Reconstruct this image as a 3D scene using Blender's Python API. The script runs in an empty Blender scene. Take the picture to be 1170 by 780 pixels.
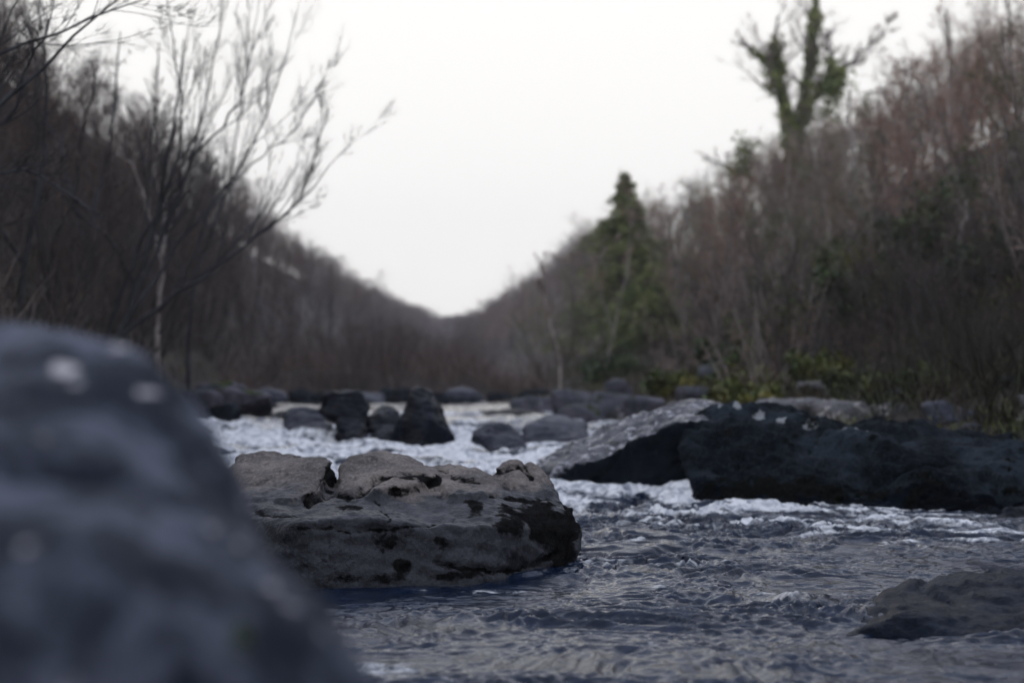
import bpy, bmesh, math, random
import numpy as np
from mathutils import Vector

# ------------------------------------------------------------------ camera, sky, sun, exposure
sc = bpy.context.scene
C = sc.collection
CAMZ, F = 0.708, 1625.0           # eye height above the pool, focal length in photo pixels
cd = bpy.data.cameras.new("camera"); cam = bpy.data.objects.new("camera", cd); C.objects.link(cam)
cam.location = (0, 0, CAMZ); cam.rotation_euler = (math.radians(90), 0, 0)
cd.sensor_width = 36; cd.lens = 50; cd.shift_y = 50 / 1170
cd.clip_start = 0.05; cd.clip_end = 3000
cd.dof.use_dof = True; cd.dof.focus_distance = 5.15; cd.dof.aperture_fstop = 1.9
sc.camera = cam
SUN_EL, SUN_AZ = math.radians(38), math.radians(-75)    # azimuth from +Y towards +X
w = bpy.data.worlds.new("World"); sc.world = w; w.use_nodes = True
nt = w.node_tree; nt.nodes.clear()
sky = nt.nodes.new("ShaderNodeTexSky"); sky.sky_type = 'NISHITA'; sky.sun_disc = False
sky.sun_elevation = SUN_EL; sky.sun_rotation = SUN_AZ; sky.dust_density = 3
mixc = nt.nodes.new("ShaderNodeMix"); mixc.data_type = 'RGBA'
geo = nt.nodes.new("ShaderNodeTexCoord"); sep = nt.nodes.new("ShaderNodeSeparateXYZ")
mr = nt.nodes.new("ShaderNodeMapRange"); mr.inputs[1].default_value = 0.25; mr.inputs[2].default_value = 0.95
mr.inputs[3].default_value = 0.985; mr.inputs[4].default_value = 0.8
bg = nt.nodes.new("ShaderNodeBackground"); bg.inputs[1].default_value = 0.1
wo = nt.nodes.new("ShaderNodeOutputWorld")
L = nt.links.new
deck = nt.nodes.new("ShaderNodeMix"); deck.data_type = 'RGBA'      # closed cloud layer, colder overhead
deck.inputs[6].default_value = (11.4, 11.3, 11.0, 1); deck.inputs[7].default_value = (7.9, 8.5, 10.5, 1)
mr2 = nt.nodes.new("ShaderNodeMapRange"); mr2.inputs[1].default_value = 0.27; mr2.inputs[2].default_value = 0.45
L(sep.outputs[2], mr2.inputs[0]); L(mr2.outputs[0], deck.inputs[0]); L(deck.outputs[2], mixc.inputs[7])
L(geo.outputs['Generated'], sep.inputs[0]); L(sep.outputs[2], mr.inputs[0]); L(mr.outputs[0], mixc.inputs[0])
L(sky.outputs[0], mixc.inputs[6]); L(mixc.outputs[2], bg.inputs[0]); L(bg.outputs[0], wo.inputs[0])
sd = bpy.data.lights.new("sun", 'SUN'); sd.energy = 0.35; sd.angle = math.radians(30); sd.color = (1, .96, .9)
so = bpy.data.objects.new("sun", sd); C.objects.link(so)
sv = Vector((math.sin(SUN_AZ) * math.cos(SUN_EL), math.cos(SUN_AZ) * math.cos(SUN_EL), math.sin(SUN_EL)))
so.rotation_euler = sv.to_track_quat('Z', 'Y').to_euler()
sc.view_settings.view_transform = 'Standard'; sc.view_settings.look = 'None'
sc.view_settings.exposure = 0.0; sc.view_settings.gamma = 1.0
sc.render.engine = 'CYCLES'
sc.cycles.use_denoising = True
sc.cycles.max_bounces = 6; sc.cycles.diffuse_bounces = 3; sc.cycles.glossy_bounces = 3
sc.cycles.volume_bounces = 1; sc.cycles.use_adaptive_sampling = True; sc.cycles.adaptive_threshold = 0.02

rs = np.random.RandomState

def P(px, py, d):
    """a point at distance d, given where one sees it"""
    return np.array([(px - 585) * d / F, d, CAMZ + (440 - py) * d / F])

# ------------------------------------------------------------------ noise
_perm = rs(7).permutation(256); _perm = np.concatenate([_perm, _perm, _perm])
_g = rs(8).normal(size=(256, 3)); _g /= np.linalg.norm(_g, axis=1)[:, None]
def noise(p):
    p = np.asarray(p, dtype=np.float64)
    i = np.floor(p).astype(int); f = p - i; i &= 255
    u = f * f * f * (f * (f * 6 - 15) + 10)
    r = 0
    for dx in (0, 1):
        for dy in (0, 1):
            for dz in (0, 1):
                h = _perm[_perm[_perm[i[..., 0] + dx] + i[..., 1] + dy] + i[..., 2] + dz] & 255
                g = _g[h]
                d = g[..., 0] * (f[..., 0] - dx) + g[..., 1] * (f[..., 1] - dy) + g[..., 2] * (f[..., 2] - dz)
                wx = u[..., 0] if dx else 1 - u[..., 0]
                wy = u[..., 1] if dy else 1 - u[..., 1]
                wz = u[..., 2] if dz else 1 - u[..., 2]
                r = r + d * wx * wy * wz
    return r * 1.5
def fbm(p, o=4, g=.5):
    p = np.asarray(p, float); s = 0; a = 1
    for k in range(o):
        s = s + a * noise(p * 2 ** k + 13.7 * k); a *= g
    return s
def sm(a, b, x):
    t = np.clip((x - a) / (b - a), 0, 1); return t * t * (3 - 2 * t)
def interp(x, pts):
    xs, ys = zip(*pts); return np.interp(x, xs, ys)

# ------------------------------------------------------------------ node helpers
class NB:
    def __init__(s, name):
        s.m = bpy.data.materials.new(name); s.m.use_nodes = True
        s.t = s.m.node_tree; s.t.nodes.clear()
        s.out = s.n('ShaderNodeOutputMaterial')
    def n(s, typ, **kw):
        nd = s.t.nodes.new(typ)
        for k, v in kw.items():
            if k.startswith('i_'):
                key = k[2:]; key = int(key) if key.isdigit() else key.replace('_', ' ')
                s.set(nd.inputs[key], v)
            else: setattr(nd, k, v)
        return nd
    def set(s, inp, v):
        if hasattr(v, 'is_linked') or isinstance(v, bpy.types.NodeSocket): s.t.links.new(v, inp)
        elif isinstance(v, (tuple, list)) and len(v) == 3 and inp.type == 'RGBA': inp.default_value = (*v, 1)
        else: inp.default_value = v
    def math(s, op, a, b=0.0, c=None, clamp=False):
        nd = s.n('ShaderNodeMath', operation=op, use_clamp=clamp); s.set(nd.inputs[0], a); s.set(nd.inputs[1], b)
        if c is not None: s.set(nd.inputs[2], c)
        return nd.outputs[0]
    def mix(s, f, a, b):
        nd = s.n('ShaderNodeMix', data_type='RGBA'); s.set(nd.inputs[0], f); s.set(nd.inputs[6], a); s.set(nd.inputs[7], b)
        return nd.outputs[2]
    def ramp(s, x, lo, hi, a=0.0, b=1.0):
        nd = s.n('ShaderNodeMapRange', interpolation_type='SMOOTHSTEP')
        s.set(nd.inputs[0], x); s.set(nd.inputs[1], lo); s.set(nd.inputs[2], hi); s.set(nd.inputs[3], a); s.set(nd.inputs[4], b)
        return nd.outputs[0]
    def noise(s, scale, detail=4, rough=.55, vec=None, dist=0.0):
        nd = s.n('ShaderNodeTexNoise'); nd.inputs['Scale'].default_value = scale
        nd.inputs['Detail'].default_value = detail; nd.inputs['Roughness'].default_value = rough; nd.inputs['Distortion'].default_value = dist
        if vec is not None: s.set(nd.inputs['Vector'], vec)
        return nd.outputs[0]
    def voro(s, scale, vec=None, feature='F1'):
        nd = s.n('ShaderNodeTexVoronoi', feature=feature); nd.inputs['Scale'].default_value = scale
        if vec is not None: s.set(nd.inputs['Vector'], vec)
        return nd
    def pos(s): return s.n('ShaderNodeNewGeometry').outputs['Position']
    def attr(s, name): return s.n('ShaderNodeAttribute', attribute_name=name).outputs['Fac']
    def scalev(s, v, sc_):
        nd = s.n('ShaderNodeVectorMath', operation='MULTIPLY'); s.set(nd.inputs[0], v); nd.inputs[1].default_value = sc_
        return nd.outputs[0]
    def bump(s, h, strength, dist, normal=None):
        nd = s.n('ShaderNodeBump'); s.set(nd.inputs['Height'], h); nd.inputs['Strength'].default_value = strength
        nd.inputs['Distance'].default_value = dist
        if normal is not None: s.set(nd.inputs['Normal'], normal)
        return nd.outputs[0]
    def pbr(s, col, rough, normal=None, **kw):
        nd = s.n('ShaderNodeBsdfPrincipled'); s.set(nd.inputs['Base Color'], col); s.set(nd.inputs['Roughness'], rough)
        if normal is not None: s.set(nd.inputs['Normal'], normal)
        for k, v in kw.items(): s.set(nd.inputs[k.replace('_', ' ')], v)
        return nd.outputs[0]
    def done(s, sh):
        s.t.links.new(sh, s.out.inputs[0]); return s.m

def rock_mat(name, c1, c2, lichen=(.42, .41, .38), lich=.62, scale=1.0, rough=.75, spec=.3, ramp=(.42, .60), moss=(.022, .022, .014), bump=1.0, speck=.5):
    """stone: two mottled tones, grain, pale lichen blots, a wet zone ('wet') and moss or tar lichen ('moss')"""
    b = NB(name); p = b.n('ShaderNodeTexCoord').outputs['Object']
    big = b.noise(2.2 * scale, 5, .6, p, .4); mid = b.noise(14 * scale, 6, .65, p); fine = b.noise(60 * scale, 4, .7, p)
    col = b.mix(b.ramp(big, *ramp), c1, c2)
    d1 = tuple(x * .45 for x in c1); l1 = tuple(min(1, x * 1.7) for x in c2)
    col = b.mix(b.ramp(mid, .52, .7, 0, .75), col, d1)
    col = b.mix(b.ramp(fine, .5, .68, 0, speck), col, l1)
    col = b.mix(b.ramp(fine, .48, .34, 0, speck), col, d1)
    lm = b.math('MULTIPLY', b.ramp(b.noise(5 * scale, 3, .5, b.scalev(p, (1, 1, 1.3)), .6), lich, lich + .05), b.ramp(mid, .35, .55))
    lm = b.math('MULTIPLY', lm, b.math('SUBTRACT', 1.0, b.attr('wet'), clamp=True))
    col = b.mix(lm, col, lichen)
    pm = b.ramp(b.math('ADD', b.attr('pale'), b.math('MULTIPLY', b.math('SUBTRACT', mid, .5), 1.4)), .40, .60)
    pm = b.math('MULTIPLY', pm, b.ramp(b.attr('pale'), .02, .18)); col = b.mix(pm, col, lichen)
    wn = b.math('ADD', b.attr('wet'), b.math('MULTIPLY', b.math('SUBTRACT', mid, .5), .9))
    wet = b.ramp(wn, .35, .65)
    dark = b.n('ShaderNodeMix', data_type='RGBA', blend_type='MULTIPLY'); b.set(dark.inputs[0], b.math('MULTIPLY', wet, .9))
    b.set(dark.inputs[6], col); b.set(dark.inputs[7], (.18, .24, .34)); col = dark.outputs[2]
    mn = b.math('ADD', b.attr('moss'), b.math('MULTIPLY', b.math('SUBTRACT', mid, .5), 2.6))
    mm = b.math('MULTIPLY', b.ramp(mn, .30, .72), b.ramp(b.attr('moss'), .02, .18))
    col = b.mix(mm, col, b.mix(b.ramp(fine, .4, .6), moss, tuple(x * 1.9 for x in moss)))
    h = b.math('ADD', b.math('MULTIPLY', mid, .7), b.math('MULTIPLY', fine, .3))
    h = b.math('ADD', h, b.math('MULTIPLY', mm, b.math('MULTIPLY', fine, .5)))
    nm = b.bump(h, .75 * bump, .03 / scale)
    r = b.math('SUBTRACT', rough, b.math('MULTIPLY', b.math('MULTIPLY', wet, b.math('SUBTRACT', 1.0, mm, clamp=True)), rough - .28))
    r = b.math('ADD', r, b.math('MULTIPLY', mm, b.math('SUBTRACT', .85, r)))
    return b.done(b.pbr(col, r, nm, Specular_IOR_Level=b.math('MULTIPLY', b.math('MULTIPLY', spec, b.math('SUBTRACT', 1.0, b.math('MULTIPLY', wet, .55))), b.math('SUBTRACT', 1.0, b.math('MULTIPLY', mm, .85)))))

def bark_mat(name, col, var=.35, pale=None):
    b = NB(name); oi = b.n('ShaderNodeObjectInfo').outputs['Random']
    p = b.n('ShaderNodeTexCoord').outputs['Object']
    n1 = b.noise(6, 4, .6, b.scalev(p, (1, 1, .35)))
    c = b.mix(b.ramp(n1, .35, .65), tuple(x * .6 for x in col), tuple(x * 1.35 for x in col))
    if pale: c = b.mix(b.ramp(b.noise(2.5, 3, .6, p), .45, .55), c, pale)
    hs = b.n('ShaderNodeHueSaturation'); b.set(hs.inputs['Value'], b.ramp(oi, 0, 1, 1 - var, 1 + var)); b.set(hs.inputs['Saturation'], b.ramp(b.math('FRACT', b.math('MULTIPLY', oi, 7.3)), 0, 1, .7, 1.25)); b.set(hs.inputs['Color'], c)
    return b.done(b.pbr(hs.outputs[0], .85))

def leaf_mat(name, c1, c2, sc_=3.0, rough=.6):
    b = NB(name); p = b.n('ShaderNodeTexCoord').outputs['Object']
    c = b.mix(b.ramp(b.noise(sc_, 3, .6, p), .38, .62), c1, c2)
    v = b.voro(9, p).outputs['Color']
    hs = b.n('ShaderNodeHueSaturation'); sp = b.n('ShaderNodeSeparateColor'); b.set(sp.inputs[0], v)
    b.set(hs.inputs['Value'], b.ramp(sp.outputs[0], 0, 1, .6, 1.4)); b.set(hs.inputs['Color'], c)
    return b.done(b.pbr(hs.outputs[0], rough))

M = {}
M['front'] = rock_mat('purple_grey_stone', (.004, .010, .022), (.115, .128, .172), lichen=(.62, .60, .60), lich=.66, scale=4.2, ramp=(.43, .57), bump=.8, moss=(.03, .045, .012), speck=.3)
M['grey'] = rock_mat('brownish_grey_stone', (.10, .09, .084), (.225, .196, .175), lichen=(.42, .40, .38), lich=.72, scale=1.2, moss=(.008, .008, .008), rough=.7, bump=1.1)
M['dark'] = rock_mat('dark_wet_stone', (.005, .008, .011), (.026, .036, .046), lichen=(.3, .32, .33), lich=.75, scale=.9, rough=.8, spec=.06, moss=(.006, .007, .006), speck=.4, bump=1.3)
M['black'] = rock_mat('black_wet_stone', (.007, .010, .017), (.026, .032, .046), lichen=(.08, .09, .11), lich=.74, scale=1.4, rough=.4, spec=.2, speck=.4)
M['wetdark'] = rock_mat('black_streaming_stone', (.008, .017, .032), (.024, .045, .07), lichen=(.2, .22, .27), lich=.72, scale=1.6, rough=.35, spec=.16, speck=.4, bump=1.2)
M['blue'] = rock_mat('blue_grey_stone', (.03, .037, .055), (.07, .075, .10), lichen=(.16, .17, .2), lich=.75, scale=1, rough=.5, speck=.4)
M['slab'] = rock_mat('wet_slab_stone', (.010, .015, .023), (.06, .064, .082), lichen=(.42, .42, .46), lich=.57, scale=2.0, rough=.25, spec=.5, moss=(.006, .009, .013), speck=.5, bump=1.2, ramp=(.45, .57))  # lichen slot gives pale speckle, moss slot the near-black front
M['bank'] = rock_mat('bank_stone', (.05, .053, .068), (.105, .10, .12), lichen=(.3, .3, .3), lich=.64, scale=.8, moss=(.035, .045, .012))
M['pale'] = rock_mat('pale_lichen_stone', (.09, .09, .098), (.18, .175, .175), lichen=(.42, .41, .39), lich=.52, scale=1.2, moss=(.03, .03, .015))
M['bark'] = bark_mat('grey_brown_bark', (.055, .047, .045))
M['twig'] = bark_mat('purplish_twigs', (.11, .078, .064), .4)
M['bark_r'] = bark_mat('lit_grey_bark', (.21, .18, .16))  # paler than the left bark, skylight on the right slope painted in
M['twig_r'] = bark_mat('lit_reddish_twigs', (.29, .195, .155), .35)  # lighter than the left twigs, the same skylight put into the colour
M['twig_g'] = bark_mat('mossy_twigs', (.15, .155, .07), .3)
M['twig_dg'] = bark_mat('dark_mossy_twigs', (.05, .055, .03), .3)
M['birch'] = bark_mat('birch_bark', (.26, .225, .205), .15, pale=(.40, .36, .33))
M['darkbark'] = bark_mat('dark_bark', (.028, .026, .03), .2)
M['leanbark'] = bark_mat('lichened_dark_bark', (.034, .034, .038), .2, pale=(.06, .066, .072))
M['ivy'] = leaf_mat('ivy_leaves', (.10, .15, .03), (.22, .26, .06), 1.2, .6)
M['needle'] = leaf_mat('spruce_needles', (.11, .15, .05), (.27, .30, .11), 2.0)
M['shrubleaf'] = leaf_mat('evergreen_shrub_leaves', (.03, .055, .02), (.085, .125, .03), 1.0)
M['bracken'] = leaf_mat('dead_bracken', (.075, .048, .028), (.035, .036, .018), .5)
M['grassy'] = leaf_mat('bank_grass', (.06, .095, .018), (.19, .17, .04), .9)

# ------------------------------------------------------------------ object helpers
def mesh_obj(name, verts, faces, mat, parent=None, smooth=True, loc=None, attrs=None):
    me = bpy.data.meshes.new(name)
    verts = np.asarray(verts, np.float32); faces = np.asarray(faces, np.int32)
    k = faces.shape[1]
    me.vertices.add(len(verts)); me.vertices.foreach_set('co', verts.ravel())
    me.loops.add(faces.size); me.loops.foreach_set('vertex_index', faces.ravel())
    me.polygons.add(len(faces)); me.polygons.foreach_set('loop_start', np.arange(0, faces.size, k, dtype=np.int32))
    me.polygons.foreach_set('loop_total', np.full(len(faces), k, np.int32))
    me.update(calc_edges=True)
    if smooth: me.polygons.foreach_set('use_smooth', np.ones(len(faces), bool))
    for a, v in (attrs or {}).items():
        at = me.attributes.new(a, 'FLOAT', 'POINT'); at.data.foreach_set('value', np.asarray(v, np.float32))
    me.materials.append(mat)
    o = bpy.data.objects.new(name, me); C.objects.link(o)
    if parent: o.parent = parent
    if loc is not None: o.location = loc
    return o
def tag(o, label=None, cat=None, group=None, kind=None):
    for k, v in (('label', label), ('category', cat), ('group', group), ('kind', kind)):
        if v: o[k] = v
    return o
def thing(name, label, cat, loc=(0, 0, 0), rz=0, group=None):
    o = bpy.data.objects.new(name, None); C.objects.link(o); o.empty_display_size = .3
    o.location = loc; o.rotation_euler = (0, 0, rz); return tag(o, label, cat, group)
def dup(root, loc, rz, scale, label, group):
    r = root.copy(); C.objects.link(r); r.location = loc; r.rotation_euler = (0, 0, rz); r.scale = scale
    r['label'] = label
    if group: r['group'] = group
    for ch in root.children:
        c = ch.copy(); C.objects.link(c); c.parent = r
    return r

# ------------------------------------------------------------------ terrain and water level
LEDGE = [(-80, -4), (0, -3.2), (8, -2.9), (12, -3.3), (17, -4.1), (22, -5.0), (28, -5.9), (40, -7.2), (80, -9.5), (160, -13), (300, -16), (700, -20)]
REDGE = [(-80, 6), (0, 5), (6, 4.6), (8.6, 4.4), (9.6, 3.4), (10.4, 2.3), (12, 1.7), (14, 1.35), (16, 1.2), (22, .75), (30, .1), (45, -1.2), (80, -3.2), (160, -6), (300, -10), (700, -14)]
LRIDGE = [(-80, -17), (0, -17), (74, -21), (144, -26), (250, -25), (400, -23), (700, -23)]
RRIDGE = [(-80, 20), (0, 20), (50, 23), (83, 24.5), (125, 19.5), (180, 9), (250, 5), (380, 0), (700, 0)]
BASE = [(-80, 0), (8.0, 0), (9.2, .07), (11, .165), (13, .225), (18, .275), (26, .31), (60, .42), (150, .8), (300, 1.2), (700, 2)]
def base_level(x, y):
    b = interp(y, BASE)
    # the chute comes down between the grey boulder and the slab
    return b
def terrain_h(x, y):
    x = np.asarray(x, float); y = np.asarray(y, float)
    le, re = interp(y, LEDGE), interp(y, REDGE); lr, rr = interp(y, LRIDGE), interp(y, RRIDGE)
    b = interp(y, BASE)
    p = np.stack([x, y, 0 * x], -1)
    el = le - x; er = x - re
    inside = np.minimum(-el, -er)          # distance into the river
    ul = np.clip(el, 0, None) / (le - lr); ur = np.clip(er, 0, None) / (rr - re)
    hl = 12.3 * np.where(ul < 1, ul ** 1.02, 1 + .10 * (ul - 1))
    ep = np.clip(er, 0, None); us = ep * ep / (ep + 2.5) / (rr - re - 2.0)
    hr = 12.3 * np.where(us < 1, us ** 1.22, 1 + .10 * (us - 1))
    e = np.maximum(el, er)
    h = b + np.where(el > 0, hl, 0) + np.where(er > 0, hr, 0)
    h = h + np.where(er > el, .14, .28) * sm(0, .7, e) - .5 * sm(0, .8, inside)
    h = h + sm(0, 4, e) * (fbm(p * .22, 4) * .7) + sm(-.3, .6, e) * fbm(p * 1.7, 3) * .07
    h = h + (1.15 + .35 * fbm(p * .5, 3)) * sm(30, 37, y + .5 * (x + 3)) * sm(-.2, .9, inside)
    h = h + 11.5 * sm(290, 410, y) * np.clip(1 - np.clip(e, 0, None) / 14, 0, 1)
    return h
def axis(a, b, n, pw=2.2, c=0.0):
    t = np.linspace(-1, 1, n); s = np.sign(t) * np.abs(t) ** pw
    return np.where(s < 0, c + s * (c - a), c + s * (b - c))
xs = axis(-210, 210, 420, 2.6, 0); ys = axis(-60, 480, 500, 2.4, 12)
X, Y = np.meshgrid(xs, ys); Z = terrain_h(X, Y)
def grid_faces(ny, nx):
    i = np.arange(ny * nx).reshape(ny, nx)
    return np.stack([i[:-1, :-1], i[:-1, 1:], i[1:, 1:], i[1:, :-1]], -1).reshape(-1, 4)
b = NB('leaf_litter_ground'); p = b.pos()
n1 = b.noise(.35, 5, .6, p); n2 = b.noise(6, 5, .7, p); n3 = b.noise(.12, 3, .5, p)
col = b.mix(b.ramp(n2, .35, .65), (.018, .016, .014), (.05, .038, .031))
col = b.mix(b.ramp(n1, .5, .64, 0, .7), col, (.022, .028, .012))
col = b.mix(b.ramp(n3, .5, .62, 0, .5), col, (.06, .042, .032))
M['ground'] = b.done(b.pbr(col, .9, b.bump(n2, .8, .12)))
tag(mesh_obj('ground', np.stack([X, Y, Z], -1).reshape(-1, 3), grid_faces(len(ys), len(xs)), M['ground']), kind='structure')

# water: tight grid near the camera, wider with distance
nr, ncol = 1150, 800
yy = np.concatenate([np.linspace(2.4, 9.6, 840, endpoint=False), 9.6 * (48 / 9.6) ** np.linspace(0, 1, 310)])
tt = np.linspace(-1, 1, ncol)
Yw = np.repeat(yy[:, None], ncol, 1)
halfw = 1.0 + .44 * yy; halfw = np.minimum(halfw, 9 + .12 * yy)
Xw = tt[None] * halfw[:, None] - np.clip(yy - 20, 0, 200)[:, None] * .07
def water_fields(X, Y):
    p2 = np.stack([X, Y, 0 * X], -1)
    turb = sm(7.6, 9.2, Y + .25 * X) * (1 - .75 * sm(14, 22, Y))             # rapids
    dslab = np.hypot((X - 1.2) / 2.0, (Y - 8.1) / 1.0)                    # below the slab and the dark rock
    pool = np.clip(1 - dslab, 0, 1) ** .8
    # foam tongue sweeping from the slab to the right
    line = np.abs(Y - (7.3 - .36 * np.clip(X - 0.6, 0, 9) - .06 * np.clip(X - .6, 0, 9) ** 2))
    tongue = np.exp(-(line / .45) ** 2) * sm(.3, .9, X) * (1 - .4 * sm(2.6, 3.4, X))
    chute = np.exp(-((X - .12) / .35) ** 2) * sm(6.6, 7.4, Y) * (1 - sm(8.8, 9.6, Y))
    patch = sm(-.25, .5, fbm(p2 * np.array([.9, 1.5, 1]) + 17, 3))
    amp = .45 + .75 * patch + .85 * np.clip(pool + tongue * .8, 0, 1.4) + .9 * turb + chute
    calm = np.exp(-(((X + .25) / .9) ** 2 + ((Y - 4.75) / .45) ** 2))       # lee of the grey boulder
    amp = amp * (1 - .6 * calm) * (1 - .6 * sm(20, 30, Y))
    # domain warp
    wv = np.stack([fbm(p2 * 1.3, 3), fbm(p2 * 1.3 + 31, 3), 0 * X], -1)
    q = p2 + wv * .30
    s1 = np.array([1.9, 2.9, 1.]); s2 = np.array([4.2, 8.0, 1.]); s3 = np.array([13, 19., 1]); s4 = np.array([28, 38., 1])
    h = .022 * noise(q * s1) + .020 * (1 - 2.2 * np.abs(noise(q * s2 + 5)) ** .9)
    far = 1 - .9 * sm(9, 22, Y)
    h = h + (.0115 * (1 - 2.2 * np.abs(noise(q * s3 + 9))) + (.0095) * noise(q * s4 + 2)) * far
    big = .075 * noise(q * np.array([1.0, 1.9, 1]) + 40) + .035 * noise(q * np.array([2.2, 4.4, 1]) + 77) + .014 * noise(q * np.array([5, 10, 1]) + 11)
    h = h * (amp * (1 - .6 * np.clip(turb, 0, 1))) + big * (turb * 1.7 + .10 * pool + .14)
    crest = h / (.02 * amp + .03 * turb + .012)
    streak = fbm(q * np.array([1.3, 4.6, 1]) + 60, 4)
    tf = turb * (1 - .62 * sm(12.5, 14.5, Y)) + .6 * np.exp(-((X + 3.2) / .7) ** 2 - ((Y - 14) / 1.8) ** 2)
    foam_glint = tf * (.76 + 1.0 * streak + .12 * crest) + .6 * np.exp(-((Y - 21 - .8 * X) / 1.6) ** 2) * (X > -2.5)
    foam_glint = foam_glint + pool * (.34 + .85 * streak + .12 * crest) + tongue * (.26 + .8 * streak + .14 * crest) + chute * .5
    foam_glint = foam_glint + .09 + .42 * streak * sm(2, 5, Y) * (Y < 12) + .15 * crest  # pale crest flecks paint sky glints besides the real foam
    foam_glint = foam_glint + .55 * np.exp(-((X + .42) / .22) ** 2 - ((Y - 3.5) / .25) ** 2)
    return h, np.clip(foam_glint, 0, 1.3), np.clip(turb + pool + .5 * tongue, 0, 1)
H, foam_glint, turb = water_fields(Xw, Yw)
Zw = base_level(Xw, Yw) + H
sub = P(1100, 690, 4.0)
# water humps over the drowned stone at the lower right
Zw += .006 * np.exp(-(((Xw - 1.05) / .45) ** 2 + ((Yw - 4.25) / .3) ** 2))
b = NB('river_water'); p = b.pos(); fa = b.attr('foam_glint')
lace = b.noise(15, 5, .62, b.scalev(p, (1, .8, 1)), 1.0); bub = b.voro(70, p).outputs[0]; med = b.noise(7, 4, .6, b.scalev(p, (1, 1.6, 1)), .5)
fm = b.math('ADD', fa, b.math('ADD', b.math('MULTIPLY', b.math('SUBTRACT', lace, .5), 1.15), b.math('MULTIPLY', b.math('SUBTRACT', med, .5), .9)))
fm = b.ramp(fm, .42, .98, 0, .97)
nm = b.bump(b.noise(60, 3, .6, p), .3, .008)
nm = b.bump(b.noise(22, 4, .6, b.scalev(p, (.8, 1.2, 1)), .6), .35, .012, nm)
wat = b.n('ShaderNodeBsdfPrincipled'); b.set(wat.inputs['Base Color'], b.mix(b.ramp(med, .4, .65), (.004, .010, .027), (.009, .020, .046)))
wat.inputs['Roughness'].default_value = .03; wat.inputs['IOR'].default_value = 1.33; b.set(wat.inputs['Normal'], nm)
fn = b.bump(b.math('ADD', lace, b.math('MULTIPLY', bub, .4)), .25, .02)
fo = b.pbr(b.mix(b.ramp(lace, .35, .6), (.38, .42, .47), (.90, .92, .93)), .55, fn)
mx = b.n('ShaderNodeMixShader'); b.set(mx.inputs[0], fm); b.set(mx.inputs[1], wat.outputs[0]); b.set(mx.inputs[2], fo)
M['water'] = b.done(mx.outputs[0])
tag(mesh_obj('river_water', np.stack([Xw, Yw, Zw], -1).reshape(-1, 3), grid_faces(nr, ncol), M['water'], attrs={'foam_glint': foam_glint.ravel()}), kind='structure')

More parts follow.
